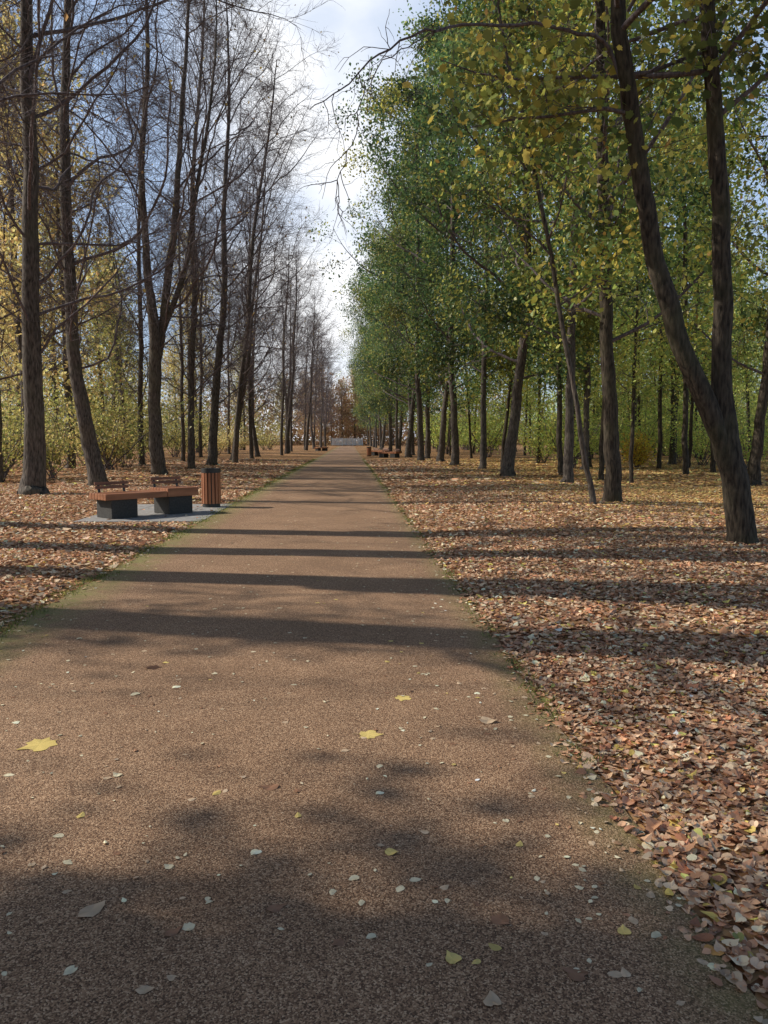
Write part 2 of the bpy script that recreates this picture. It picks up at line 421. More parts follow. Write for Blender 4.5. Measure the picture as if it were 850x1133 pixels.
# ------------------------------------------------------------------ single leaves on the path
COLS = {'yellow': (.76, .58, .20), 'pale': (.80, .71, .49), 'tan': (.65, .48, .32), 'brown': (.30, .16, .095), 'orange': (.62, .31, .09), 'dark': (.12, .065, .045)}
TM = {'maple': T_MAPLE, 'ovate': T_OVATE, 'linden': T_LINDEN}
leaf_cache = {}
def leaf_data(shape, colname, var):
    key = (shape, colname, var)
    if key not in leaf_cache:
        tv, tf = TM[shape]; v = tv.copy()
        v[1:, :2] *= rng.uniform(.86, 1.12, (len(v)-1, 1))
        q = .3 if shape == 'maple' else 1
        c1, c2 = rng.uniform(-.1, .3)*q, rng.uniform(-.05, .25)*q
        v[:, 2] += c1*v[:, 0]**2*2+c2*v[:, 1]**2*2+.03*q*np.sin(v[:, 0]*9+var)
        v[:, 2] -= v[:, 2].min()
        col = np.repeat(np.array([COLS[colname]])*math.exp(rng.normal(0, .12)), len(v), 0)*rng.uniform(.75, 1.15, (len(v), 1))
        s = np.array([(-.012, -.40, .02), (.012, -.40, .02), (.02, -.85, .03)])
        s[:, 2] += max(0, v[:, 2].max()*.2)
        v = np.vstack([v, s]); tf = np.vstack([tf, [(len(v)-3, len(v)-2, len(v)-1)]]); col = np.vstack([col, np.repeat([np.array(COLS[colname])*.6], 3, 0)])
        leaf_cache[key] = mesh_np('fallen_leaf', v, tf, M_LITTER, col)
    return leaf_cache[key]
def path_leaf(px, py, w, colname, shape, label, group=None, rz=None):
    p = gnd(px, py)
    o = link('fallen_leaf', leaf_data(shape, colname, RD.randrange(3)), None, (p.x, p.y, .0105))
    s = w*p.y/F_PX*.95; o.scale = (s, s, s*RD.uniform(.7, 1.2)); o.rotation_euler = (0, 0, RD.uniform(0, 6.28) if rz is None else rz)
    tag(o, label, 'leaf', group)
    return o
SPECIAL = [(45, 826, 40, 'yellow', 'maple', 'large yellow maple leaf at the left edge of the photo on the path'),
 (408, 815, 27, 'yellow', 'maple', 'bright yellow maple leaf in the middle of the path'),
 (446, 774, 20, 'yellow', 'maple', 'small yellow maple leaf just beyond the middle maple leaf'),
 (101, 1011, 36, 'tan', 'ovate', 'curled tan brown leaf on the near left of the path'),
 (191, 1035, 22, 'brown', 'ovate', 'dark reddish brown leaf beside a pale leaf, near left'),
 (209, 1030, 18, 'pale', 'linden', 'pale leaf just right of the dark reddish brown leaf, near left'),
 (78, 1078, 18, 'pale', 'linden', 'pale yellow leaf near the bottom left corner of the path'),
 (160, 1099, 22, 'tan', 'ovate', 'tan pink leaf at the bottom of the photo left of centre'),
 (501, 1065, 24, 'yellow', 'linden', 'yellow leaf at the bottom centre, left of a similar one'),
 (548, 1052, 18, 'yellow', 'ovate', 'yellow oval leaf at the bottom, right of centre'),
 (545, 1112, 26, 'tan', 'linden', 'tan leaf at the very bottom right of centre'),
 (638, 1082, 30, 'brown', 'linden', 'dull brown leaf near the bottom right of the path'),
 (690, 1034, 20, 'yellow', 'linden', 'yellow leaf near the right edge of the path, foreground'),
 (790, 1056, 26, 'orange', 'ovate', 'orange leaf at the litter edge in the bottom right'),
 (433, 946, 18, 'yellow', 'linden', 'yellow leaf in the centre foreground of the path'),
 (170, 740, 16, 'dark', 'maple', 'dark brown leaf on the left in the sunlit band'),
 (299, 874, 22, 'brown', 'ovate', 'brown leaf left of centre in the shaded foreground'),
 (555, 1022, 26, 'brown', 'linden', 'dull brown leaf right of centre in the foreground'),
 (540, 800, 22, 'tan', 'linden', 'tan leaf on the right half of the path in the sunlit band'),
 (305, 1008, 24, 'brown', 'ovate', 'brown leaf in the left centre foreground')]
for a in SPECIAL: path_leaf(*a)
KIN = {'pale': ('small pale yellow leaf lying on the brown path', 'small pale yellow leaves on the path'),
       'yellow': ('small bright yellow leaf lying on the brown path', 'small yellow leaves on the path'),
       'tan': ('small tan leaf lying on the brown path', 'small tan leaves on the path'),
       'brown': ('small dark brown leaf lying on the brown path', 'small brown leaves on the path')}
hand = [(187, 962), (283, 946), (90, 905), (65, 928), (420, 850), (575, 937), (640, 985), (392, 975), (411, 1040), (560, 911), (637, 960), (655, 936), (5, 1081), (475, 1071),
        (495, 1000), (368, 990), (230, 998), (640, 1022), (705, 985), (594, 975), (492, 985), (400, 1002), (527, 1068), (420, 880), (150, 770), (195, 762), (240, 880), (330, 905), (10, 860), (130, 860)]
for (a, b_) in hand:
    cn = RD.choice(['pale', 'pale', 'pale', 'pale', 'yellow', 'tan'])
    path_leaf(a, b_, RD.uniform(9, 15), cn, RD.choice(['linden', 'ovate', 'ovate']), *KIN[cn])
cnt = 0
while cnt < 248:
    Y = 2.1+12*RD.random()**1.4; X = RD.uniform(XL+.1, XR-.02)
    if RD.random() < .3: X = XR-.02-abs(RD.gauss(0, .35))
    px = 387+X*F_PX/Y
    if px < 3 or px > 845: continue
    cn = RD.choice(['pale', 'pale', 'pale', 'pale', 'pale', 'tan', 'tan', 'tan', 'tan', 'yellow', 'brown', 'brown'])
    path_leaf(px, 487+CAMZ*F_PX/Y, RD.uniform(.022, .050)*F_PX/Y, cn, RD.choice(['linden', 'ovate', 'ovate']), *KIN[cn]); cnt += 1
# the many tinier scraps beyond those
n = 2400
sy = 2.3+rng.uniform(0, 1, n)**1.3*42; sx = np.where(rng.uniform(size=n) < .6, rng.uniform(XL+.05, XR-.03, n), np.where(rng.uniform(size=n) < .5, XR-.03-np.abs(rng.normal(0, .3, n)), XL+.05+np.abs(rng.normal(0, .3, n))))
V, F, c = leaf_geo(np.stack([sx, sy, np.full(n, .0135)], -1), rng.uniform(.010, .028, n)*(1+sy*.025), pick([(COLS['pale'], 4), (COLS['tan'], 3), (COLS['brown'], 2), (COLS['yellow'], .6)], n, .2), T_FOLD, .1, .15)
tag(link('leaf_scraps', mesh_np('leaf_scraps', V, F, M_LITTER, c)), 'tiny leaf scraps scattered along the whole path', 'fallen leaves', kind='stuff')

# ------------------------------------------------------------------ trees
def grow(R, p, d, L, n, up, wander):
    p = np.array(p, float); d = np.array(d, float); out = [p.copy()]
    for q in range(n):
        d = d+np.array([R.gauss(0, wander), R.gauss(0, wander), R.gauss(0, wander)+up]); d /= np.linalg.norm(d)
        p = p+d*L/n; out.append(p.copy())
    return np.array(out), d
def skeleton(stems, seed, zmin, nlimb, Ll, nsub, ntwig, el=(20, 55), up=.06, tup=.0, trunk_n=12, tw=.009, extra=(), wander=.13, lean=0, taper=.38, var=(.6, 1.2), thick=1.0):
    R = random.Random(seed); TT = Tubes(); TB = Tubes(); tips = []
    curves = []
    for si, st in enumerate(stems):
        st = np.array(st, float); m = max(10, int((st[-1, 2]-st[0, 2])/.3))
        c = catmull(st, m); c[:, 3] = np.maximum(c[:, 3], .012)
        wob = np.cumsum(np.array([[R.gauss(0, .012), R.gauss(0, .016), 0] for _ in range(m)]), 0); c[:, :3] += wob
        TT.add(c[:, :3], c[:, 3], trunk_n, .035, seed+si); curves.append(c)
    def limb(p, d, L, r0, nsub_, upk):
        n = max(6, int(L/.5)); pts, dd = grow(R, p, d, L, n, upk, wander)
        TB.add(pts, r0*(1-np.linspace(0, 1, n+1))**.8*.9+max(.006*thick, r0*.08), 6 if r0 > .04 else 5)
        for q in range(nsub_):
            t = R.uniform(.15, 1)
            idx = min(n-1, int(t*n)); pp = pts[idx]; ld = pts[idx+1]-pts[idx]; ld /= np.linalg.norm(ld)
            rv = np.array([R.gauss(0, 1), R.gauss(0, 1), R.gauss(0, .6)]); rv /= np.linalg.norm(rv)
            d2 = ld*.75+rv*.75; d2 /= np.linalg.norm(d2)
            L2 = L*R.uniform(.22, .48)*(1.15-.5*t); n2 = 6
            pt2, _ = grow(R, pp, d2, L2, n2, tup*.5, .18)
            TB.add(pt2, np.linspace(max(tw*1.2, r0*.24*(1.1-.6*t)), tw*.7, n2+1), 4); tips.extend(pt2[2:])
            for w in range(ntwig):
                t3 = R.uniform(.12, 1); i3 = min(n2-1, int(t3*n2)); l3 = pt2[i3+1]-pt2[i3]; l3 /= np.linalg.norm(l3)
                rv = np.array([R.gauss(0, 1), R.gauss(0, 1), R.gauss(0, .7)]); rv /= np.linalg.norm(rv)
                d3 = l3*.8+rv*.7
                pt3, _ = grow(R, pt2[i3], d3/np.linalg.norm(d3), R.uniform(.35, 1.0)*(.5+.28*L2), 4, tup, .2)
                TB.add(pt3, np.linspace(tw*.9, tw*.45, 5), 3); tips.extend(pt3[1:])
    for q in range(nlimb):
        c = curves[q % len(curves)]
        top = c[-1, 2]; f = (q+R.random())/nlimb
        z = zmin+(top*.985-zmin)*f; idx = int(np.argmin(np.abs(c[:, 2]-z))); p = c[idx, :3]; rs = c[idx, 3]
        az = q*2.4+R.uniform(-.5, .5); e = rad(R.uniform(*el)+14*f)
        L = Ll*(.62+.45*math.sin(math.pi*min(1, f+.1)))*(1-taper*f)*R.uniform(*var)*(1+lean*math.cos(az))
        d = (math.cos(az)*math.cos(e), math.sin(az)*math.cos(e), math.sin(e))
        limb(p, d, L, min(rs*.5, (.012+.0075*L)*thick), nsub, up)
    for pts, r0, ns in extra:
        pts = catmull(np.array(pts), 30)
        pts[1:-1] += np.array([[R.gauss(0, .02), R.gauss(0, .02), R.gauss(0, .02)] for _ in range(28)])
        TB.add(pts, np.linspace(r0, .005, 30), 6)
        for q in range(ns):
            idx = R.randrange(8, 29); rv = np.array([R.gauss(0, 1), R.gauss(0, .8), R.gauss(-.3, .6)]); ld = pts[idx]-pts[idx-1]; ld /= np.linalg.norm(ld)
            d = ld*.7+rv/np.linalg.norm(rv)*.7
            pt2, _ = grow(R, pts[idx], d/np.linalg.norm(d), R.uniform(.25, .95), 7, -.03, .25)
            TB.add(pt2, np.linspace(.006, .0025, 8), 4)
            for w in range(2):
                pt3, _ = grow(R, pt2[R.randrange(1, 6)], (d+np.array([R.gauss(0, .7) for _ in range(3)]))/1.5, R.uniform(.15, .45), 4, -.03, .25)
                TB.add(pt3, np.linspace(.004, .002, 5), 3)
    return TT, TB, np.array(tips)
def crown_points(tips, n, sig, frac=.6, block=14):
    """leaves gather on some of the twigs only, so the crown has clumps and gaps"""
    nb = len(tips)//block+1
    on = rng.uniform(size=nb) < frac
    idx = np.nonzero(np.repeat(on, block)[:len(tips)])[0]
    P = tips[rng.choice(idx, n)]
    return P+rng.normal(0, sig, (n, 3))
def make_tree(name, base, stems, seed, label, group, leaf=None, bark=M_BARK, **kw):
    """stems: world points with radius, taken relative to the base"""
    b = np.array([base[0], base[1], float(H(base[0], base[1]))])
    loc = []
    for st in stems: loc.append([(x-b[0], y-b[1], z-b[2], r) for x, y, z, r in st])
    ex = [([(x-b[0], y-b[1], z-b[2]) for x, y, z in pts], r0, ns) for pts, r0, ns in kw.pop('extra', [])]
    frac = kw.pop('frac', .42); ya = kw.pop('yellow', .3)
    TT, TB, tips = skeleton(loc, seed, extra=ex, **kw)
    root = empty(name, b); tag(root, label, 'tree', group)
    link('trunk', TT.mesh('trunk', bark), root)
    link('branches', TB.mesh('branches', M_TWIG), root)
    if leaf:
        n, size, pal, tmpl, sig = leaf
        P = crown_points(tips, n, sig, frac, 22)
        P = P[P[:, 2] > 1.2]; n = len(P)
        clump = .9+.34*np.sin(P[:, 0]*1.3+seed)*np.sin(P[:, 1]*1.1)+.26*np.sin(P[:, 2]*1.7)
        # yellowing comes branch by branch
        yel = np.clip(np.sin(P[:, 0]*.9+seed*1.7)+np.sin(P[:, 1]*.8+seed)+np.sin(P[:, 2]*.7+2)-1.0, 0, 1)[:, None]*ya
        c = pick(pal, n, .18)*clump[:, None]
        c = c*(1-yel)+np.array([.66, .54, .11])*yel*np.exp(rng.normal(0, .2, n))[:, None] if len(pal) > 2 else c
        V, F, c = leaf_geo(P, size*np.exp(rng.normal(0, .22, n)), c, tmpl)
        link('crown', mesh_np('crown', V, F, M_LEAF, c), root)
    return root
def W(px, py, Y, r): v = at(px, py, Y); return (v.x, v.y, v.z, r)
def stem_from(base, pts, Y, r0, last=None):
    """up the trunk with radii, flared base"""
    g = (base[0], base[1], float(H(base[0], base[1])))
    out = [(g[0], g[1], g[2]-.06, r0*1.45), (g[0], g[1], g[2]+.22, r0*1.12)]
    for px, py, r in pts: out.append(W(px, py, Y, r))
    return out
PAL_BARE = [((.42, .31, .09), 1), ((.3, .18, .08), 1)]
PAL_GREEN = [((.088, .165, .066), 4), ((.132, .215, .076), 3), ((.25, .31, .09), 1.5), ((.54, .48, .12), .7)]
PAL_MIX = [((.155, .24, .075), 3), ((.28, .37, .095), 2.6), ((.55, .55, .13), 2), ((.80, .64, .14), 1.3), ((.6, .36, .1), .15)]
PAL_UNDER = [((.38, .52, .13), 2.5), ((.58, .67, .17), 2.8), ((.76, .74, .20), 1.8), ((.84, .72, .19), .9)]
PAL_GOLDT = [((.84, .67, .29), 3), ((.77, .60, .24), 2), ((.60, .53, .19), 1.1), ((.72, .47, .21), .6)]
PAL_OLIVE = [((.32, .35, .11), 2.2), ((.50, .47, .15), 2), ((.68, .57, .20), 1.6), ((.20, .24, .08), .8)]
PAL_RUST = [((.54, .35, .20), 2), ((.46, .27, .16), 2), ((.58, .46, .20), 1), ((.38, .35, .16), .7)]

BARE = dict(nlimb=44, Ll=6.8, nsub=15, ntwig=11, el=(8, 56), up=.045, tup=-.005, tw=.0055, lean=.32, taper=.22, wander=.17, thick=.66)
GL = 'bare trees in the left row'; GR = 'leafy trees in the right row'
left = []
b = gnd(37, 552)
left.append(make_tree('bare_tree', b, [stem_from(b, [(36, 480, .26), (31, 330, .215), (32, 180, .18), (30, 40, .15), (34, -150, .10), (30, -380, .03)], b.y, .29)], 1,
    'thick straight bare tree at the far left, first of the left row', GL, (300, .09, PAL_BARE, T_DIAMOND, .15), zmin=3.4, **BARE))
b = gnd(109, 540)
left.append(make_tree('bare_tree', b, [stem_from(b, [(101, 480, .24), (91, 410, .21), (86, 320, .185), (82, 200, .16), (79, 60, .12), (84, -120, .08), (82, -280, .03)], b.y, .26)], 2,
    'curved bare tree with its foot bent right, second of the left row, behind the bench', GL, (300, .09, PAL_BARE, T_DIAMOND, .15), zmin=3.4, **BARE))
b = gnd(176, 528)
left.append(make_tree('bare_tree', b, [stem_from(b, [(174, 470, .27), (174, 385, .24), (166, 300, .16), (160, 180, .12), (168, 60, .08), (162, -130, .03)], b.y, .29),
     [W(174, 400, b.y, .17), W(178, 370, b.y, .18), W(186, 300, b.y, .16), W(196, 200, b.y, .12), (W(203, 80, b.y, .08)), W(214, -120, b.y, .03)],
     [W(174, 395, b.y, .12), W(180, 372, b.y, .12), W(204, 300, b.y, .11), W(216, 220, b.y, .085), W(236, 90, b.y, .05), W(240, -20, b.y, .02)]], 3,
    'bare tree forking into three stems at head height, third of the left row', GL, (300, .1, PAL_BARE, T_DIAMOND, .15), zmin=4.8, **BARE))
b = gnd(212, 520)
left.append(make_tree('bare_tree', b, [stem_from(b, [(211, 430, .16), (214, 330, .14), (212, 200, .11), (220, 60, .065), (222, -40, .03)], b.y, .18)], 4,
    'slim upright bare tree, fourth of the left row, above the litter bin to its left', GL, (300, .11, PAL_BARE, T_DIAMOND, .15), zmin=3.2, **BARE))
b = gnd(235, 517)
left.append(make_tree('bare_tree', b, [stem_from(b, [(236, 470, .24), (241, 390, .20), (247, 310, .165), (246, 230, .13), (252, 110, .085), (250, -10, .03)], b.y, .27)], 5,
    'stout bare tree leaning right, fifth of the left row, directly above the litter bin', GL, (300, .11, PAL_BARE, T_DIAMOND, .15), zmin=3.2, **BARE))
far_left = [(-7.4, 50), (-8.3, 56), (-7.0, 62), (-8.2, 69), (-7.0, 76), (-7.6, 84), (-7.0, 92), (-7.4, 101), (-6.8, 111), (-7.2, 122), (-6.6, 134), (-6.8, 148), (-6.2, 163), (-6.0, 180), (-5.4, 196)]
for q, (x, y) in enumerate(far_left):
    x += RD.gauss(0, .35)
    o = left[[3, 4, 3, 1, 3, 4, 2][q % 7]]
    d_ = dup(o, (x, y, H(x, y)), RD.uniform(-1.1, 1.1), RD.uniform(.76, 1.08), 'dark bare tree in the distant stretch of the left row beyond the litter bin', 'distant bare trees of the left row')
    d_.rotation_euler[0] = RD.gauss(0, .03); d_.rotation_euler[1] = RD.gauss(.02, .035)
for q, (x, y) in enumerate([(-13.5, 33), (-16, 41), (-12.5, 47), (-12, 56), (-17, 60), (-13, 68), (-13, 84), (-13, 104)]):
    o = left[[3, 1, 3, 3, 4, 3, 3][q % 7]]
    dup(o, (x, y, H(x, y)), RD.uniform(0, 6.28), RD.uniform(.75, .95), 'bare grey tree standing in the wood behind the left row', 'bare trees behind the left row')
# unseen trees added to the row, scaled so trunk shadows stripe the path
for q, (x, y, s, k_) in enumerate([(-8.6, 14.6, 1.3, 2), (-8.4, 12.0, 1.3, 2), (-8.8, 9.9, 1.3, 2), (-8.6, 8.0, 1.3, 2), (-8.5, 4.0, 1.3, 2)]):
    dup(left[k_], (x, y, H(x, y)), q*1.4+.6, s, 'unseen tall bare tree added to the left row to stripe the path with shadow', 'bare trees of the left row out of view')

# right side ---------------------------------------------------------------
LEAFY = dict(nlimb=27, Ll=5.8, nsub=8, ntwig=4, el=(8, 46), up=.035, tup=-.03, tw=.007, lean=-.25, taper=.25, var=(.55, 1.35))
b = gnd(823, 606); Y = b.y
near_limb = [at(694, 140, Y), at(676, 62, Y-.1), at(640, 36, Y-.3), at(575, 26, Y-.5), at(505, 29, Y-.7), at(455, 40, Y-.8), at(412, 68, Y-.9), at(372, 103, Y-1.0), at(343, 121, Y-1.0)]
limb2 = [at(505, 29, Y-.7), at(452, 50, Y-.8), at(408, 90, Y-.9), at(392, 150, Y-1), at(374, 200, Y-1.1), at(378, 240, Y-1.1)]
near = make_tree('forked_tree', b, [
    [(b.x, b.y, -.06, .27), (b.x-.03, b.y, .2, .205), W(812, 540, Y, .185), W(798, 485, Y, .175), W(795, 400, Y, .135), W(792, 300, Y, .125), W(786, 180, Y, .115), W(777, 60, Y, .10), W(774, -120, Y, .08), W(765, -500, Y, .03)],
    [W(803, 515, Y, .11), W(790, 470, Y, .14), W(757, 400, Y, .135), W(728, 320, Y, .13), W(708, 230, Y, .12), W(694, 140, Y, .11), W(680, 40, Y, .10), W(676, -100, Y, .08), W(650, -450, Y, .03)]], 21,
    'near tree on the right forking low into two dark stems, one leaning left', GR, (9500, .10, PAL_MIX, T_MAPLE, .28), bark=M_BARK2, frac=.55,
    zmin=5.6, trunk_n=16, extra=[(near_limb, .03, 20), (limb2, .008, 7)], nlimb=28, Ll=3.6, nsub=8, ntwig=4, el=(0, 40), up=.02, tup=-.04, tw=.006)
b = gnd(675, 558); Y = b.y
r2 = make_tree('leafy_tree', b, [stem_from(b, [(671, 480, .18), (667, 380, .155), (666, 240, .14), (664, 100, .12), (662, -80, .09), (660, -420, .03)], Y, .19)], 22,
    'straight dark tree on the right with a thin leaning sapling beside it', GR, (18000, .122, PAL_MIX, T_FOLD, .36), bark=M_BARK2, yellow=.5, zmin=3.8, **dict(LEAFY, lean=-.1))
b = gnd(654, 561); Y = b.y
make_tree('sapling', b, [stem_from(b, [(645, 500, .06), (633, 420, .055), (618, 330, .05), (603, 240, .045), (580, 130, .036), (556, 30, .03), (545, -60, .02)], Y, .065)], 23,
    'thin sapling leaning left across the straight dark tree', GR, (2600, .105, PAL_MIX, T_FOLD, .3), zmin=4.2, nlimb=12, Ll=2.4, nsub=5, ntwig=3)
b = gnd(562, 528); Y = b.y
r4 = make_tree('leafy_tree', b, [stem_from(b, [(566, 490, .24), (573, 430, .20), (582, 370, .18), (586, 300, .16), (584, 200, .13), (580, 60, .09), (578, -80, .03)], Y, .26)], 24,
    'stout tree in the right row leaning right, left of the thin sapling', GR, (23000, .155, PAL_GREEN, T_DIAMOND, .42), bark=M_BARK, zmin=3.8, **LEAFY)
b = gnd(503, 516); Y = b.y
r7 = make_tree('leafy_tree', b, [stem_from(b, [(503, 470, .21), (500, 410, .18), (500, 340, .16), (502, 220, .12), (498, 20, .04)], Y, .23)], 25,
    'upright tree in the right row, second to the left of the stout leaning tree', GR, (23000, .16, PAL_GREEN, T_DIAMOND, .44), bark=M_BARK, zmin=3.8, **LEAFY)
b = gnd(533, 520); Y = b.y
r6 = make_tree('leafy_tree', b, [stem_from(b, [(533, 460, .15), (534, 380, .13), (537, 290, .11), (533, 160, .09), (530, 0, .03)], Y, .17)], 26,
    'slim tree in the right row, just left of the stout leaning tree', GR, (21000, .155, PAL_GREEN[:3]+[((.56, .54, .12), 1.5)], T_DIAMOND, .42), bark=M_BARK, yellow=.45, zmin=4.2, **LEAFY)
SRC = [r4, r7, r6]
for q, (x, y) in enumerate([(6.0, 51), (5.2, 56), (6.2, 62), (5.2, 68), (6.1, 75), (5.0, 82), (5.8, 90), (5.2, 99), (5.8, 109), (5.1, 120), (5.4, 133), (5.0, 147), (5.2, 163), (5.0, 181), (4.6, 197)]):
    dup(SRC[q % 3], (x, y, H(x, y)), RD.uniform(-.9, .9), RD.uniform(.8, 1.2), 'green leafy tree in the distant stretch of the right row', 'distant trees of the right row')
dup(r6, (7.4, 26, H(7.4, 26)), .6, .95, 'leafy tree of the right row standing just behind the straight dark tree', GR)
named = [(11.4, 37, 'slim tree behind the right row, left of the straight dark tree'), (13.3, 24.6, 'dark tree at the right edge of the photo behind the forked tree'),
         (20, 47, 'leaning tree deep in the wood between the forked tree and the straight tree')]
for q, (x, y, lab) in enumerate(named):
    dup([r6, r2, r7][q], (x, y, H(x, y)), 1+q*2, .95, lab, 'trees behind the right row')
def straight(h, r): return [(0, 0, -.05, r*1.4), (0, 0, .3, r*1.1), (.05, .05, h*.3, r*.85), (-.1, .1, h*.65, r*.55), (.05, 0, h, .02)]
def arche(name, seed, h, r, pal, n, size, label, group, loc, zmin, sig=.5, Lf=.27, nl=22, frac=.6, bark=M_BARK):
    TT, TB, tips = skeleton([straight(h, r)], seed, zmin, nl, h*Lf, 6, 3, (15, 50), .05, -.01, 10, .009)
    root = empty(name, loc); tag(root, label, 'tree', group)
    link('trunk', TT.mesh('trunk', bark), root); link('branches', TB.mesh('branches', M_TWIG), root)
    P = crown_points(tips, n, sig, frac); P = P[P[:, 2] > .8]; n = len(P)
    c = pick(pal, n, .2)*(.95+.22*np.sin(P[:, :1]*1.4+seed)*np.sin(P[:, 2:3]*1.2))
    V, F, c = leaf_geo(P, size*np.exp(rng.normal(0, .2, n)), c, T_DIAMOND)
    link('crown', mesh_np('crown', V, F, M_LEAF, c), root)
    return root
SLN = 'slender young tree with yellow green leaves in the wood on the right'; SLNG = 'slender trees in the wood on the right'
slim = arche('slender_tree', 51, 15, .10, PAL_UNDER, 3300, .155, SLN, SLNG, (9.6, 29, H(9.6, 29)), 3.0, .5, .17, 18, bark=M_BARK2)
taken = [(11.4, 37), (13.3, 24.6), (20, 47), (9.6, 29)]
def scatter(n, xr, yr, cond, md, taken=()):
    out = []; t = 0
    while len(out) < n and t < 5000:
        t += 1; x, y = RD.uniform(*xr), RD.uniform(*yr)
        if cond(x, y) and all((x-a)**2+(y-c_)**2 > md for a, c_ in out+list(taken)): out.append((x, y))
    return out
big_spots = scatter(7, (14, 55), (40, 130), lambda x, y: x < 6+y*.55, 120, taken)
for q, (x, y) in enumerate(big_spots):
    dup([r2, r6, r7, r6][q % 4], (x, y, H(x, y)), RD.uniform(0, 6.28), RD.uniform(.75, 1.0), 'green and yellow tree in the wood behind the right row', 'wood trees on the right')
for q, (x, y) in enumerate(scatter(56, (8.5, 45), (24, 90), lambda x, y: x < 4+y*.54, 5, taken+big_spots)):
    d_ = dup(slim, (x, y, H(x, y)), RD.uniform(0, 6.28), RD.uniform(.7, 1.2))
    d_.rotation_euler[0] = RD.gauss(0, .05); d_.rotation_euler[1] = RD.gauss(0, .05)

# golden trees of the left wood ----------------------------------------------
LG = 'golden trees in the wood on the left'; LGL = 'golden leaved tree in the wood behind the bare left row'
gA = arche('golden_tree', 41, 18, .2, PAL_GOLDT, 6400, .17, LGL, LG, (-12.6, 28, H(-12.6, 28)), 3.0)
gB = arche('golden_tree', 42, 14, .16, PAL_OLIVE, 5400, .17, LGL, LG, (-17.5, 47, H(-17.5, 47)), 1.6)
for q, (x, y) in enumerate([(-16.2, 36.5), (-20.5, 44), (-15, 42), (-17, 54), (-25, 60), (-19, 64), (-31, 72), (-22, 76), (-15, 74), (-37, 86), (-27, 90), (-18, 92), (-24, 108), (-16, 118), (-20, 144), (-14, 160)]):
    dup([gA, gB][q % 2] if q > 2 else gA, (x, y, H(x, y)), RD.uniform(0, 6.28), RD.uniform(.85, 1.2), LGL, LG)
# unseen trees added left of the viewer so their crowns shade the near path
gC = arche('shade_tree', 43, 17, .2, PAL_OLIVE, 12000, .2, 'unseen autumn tree added left of the viewer to shade the near path', 'unseen shade trees left of the viewer', (-15.5, 3.8, H(-15.5, 3.8)), 3.0, .5, .22, 26, .6)
for q, (x, y, s) in enumerate([(-20.5, 4.5, 1.0), (-11, 2.6, .75), (-16.5, -.8, 1), (-25, 3.4, 1.1), (-10.5, -2.5, .8)]):
    dup(gC, (x, y, H(x, y)), RD.uniform(0, 6.28), s)
dup(slim, (-14.5, 9.0, H(-14.5, 9.0)), 1, .8, 'unseen slender tree added left of the viewer to shade a band of the path', 'unseen slender trees left of the viewer')  # added out of view so its crown lays a dark band across the path
# trees closing the far end
gR = arche('rusty_tree', 44, 17, .2, PAL_RUST, 7000, .24, 'rusty autumn tree behind the pale fence at the end of the path', 'trees at the end of the path', (-2, 211, 0), 1.2, .6, .25, 24, .8)
for q, (x, y) in enumerate([(-8, 210), (-5, 214), (1.5, 212), (5, 210), (8, 215), (-12, 213), (12, 212), (3, 220), (-1, 220)]):
    dup(gR, (x, y, H(x, y)), RD.uniform(0, 6.28), RD.uniform(.75, 1.2))

# shrubs ---------------------------------------------------------------------
def make_shrub(seed, h, w, pal, n, size, loc, label, group):
    R = random.Random(seed); TB = Tubes(); tips = []
    for q in range(16):
        a = R.uniform(0, 6.28); p = (R.gauss(0, .12), R.gauss(0, .12), -.03)
        pts, d = grow(R, p, (math.cos(a)*w*.35, math.sin(a)*w*.35, 1), h*R.uniform(.6, 1.05), 7, -.02, .13)
        TB.add(pts, np.linspace(.022, .007, 8), 4); tips.extend(pts[2:])
        for s in range(5):
            k2 = R.randrange(2, 7); pt2, _ = grow(R, pts[k2], (R.gauss(0, .7), R.gauss(0, .7), .35), h*.3, 4, 0, .2)
            TB.add(pt2, np.linspace(.009, .004, 5), 3); tips.extend(pt2[1:])
    root = empty('shrub', loc); tag(root, label, 'shrub', group)
    link('stems', TB.mesh('stems', M_TWIG), root)
    P = crown_points(np.array(tips), n, .24, .7, 9); P = P[P[:, 2] > .15]; n = len(P)
    c = pick(pal, n, .2); V, F, c = leaf_geo(P, size*np.exp(rng.normal(0, .2, n)), c, T_DIAMOND)
    link('foliage', mesh_np('foliage', V, F, M_LEAF, c), root)
    return root
SLG, SRG = 'shrubs under the left trees', 'shrubs under the right trees'
SLL, SRL = 'olive and yellow shrub growing behind the left row of trees', 'green and yellow shrub growing behind the right row of trees'
sA = make_shrub(61, 4.2, 1.6, PAL_OLIVE, 1700, .12, (-13, 29, H(-13, 29)), SLL, SLG)
sB = make_shrub(62, 3.0, 1.6, PAL_GOLDT, 1300, .115, (-11.8, 38, H(-11.8, 38)), SLL, SLG)
sC = make_shrub(63, 4.0, 1.7, PAL_UNDER, 2300, .12, (17.5, 58, H(17.5, 58)), SRL, SRG)
for q, (x, y) in enumerate(scatter(56, (-46, -11), (27, 125), lambda x, y: -x < 4+y*.46 and -x > 10+.02*y, 7)):
    dup([sA, sB, sA][q % 3], (x, y, H(x, y)), RD.uniform(0, 6.28), RD.uniform(.75, 1.5), SLL, SLG)
for q, (x, y) in enumerate(scatter(66, (10.5, 58), (36, 130), lambda x, y: x < 5+y*.54, 7)):
    dup(sC, (x, y, H(x, y)), RD.uniform(0, 6.28), RD.uniform(.7, 1.2) if y < 60 else RD.uniform(.9, 1.9), SRL, SRG)
make_shrub(64, 1.9, 1.4, [((.78, .58, .08), 3), ((.68, .40, .08), 1)], 1500, .12, (15.5, 41, H(15.5, 41)), 'small bright yellow bush seen between the right trunks', 'yellow bush')

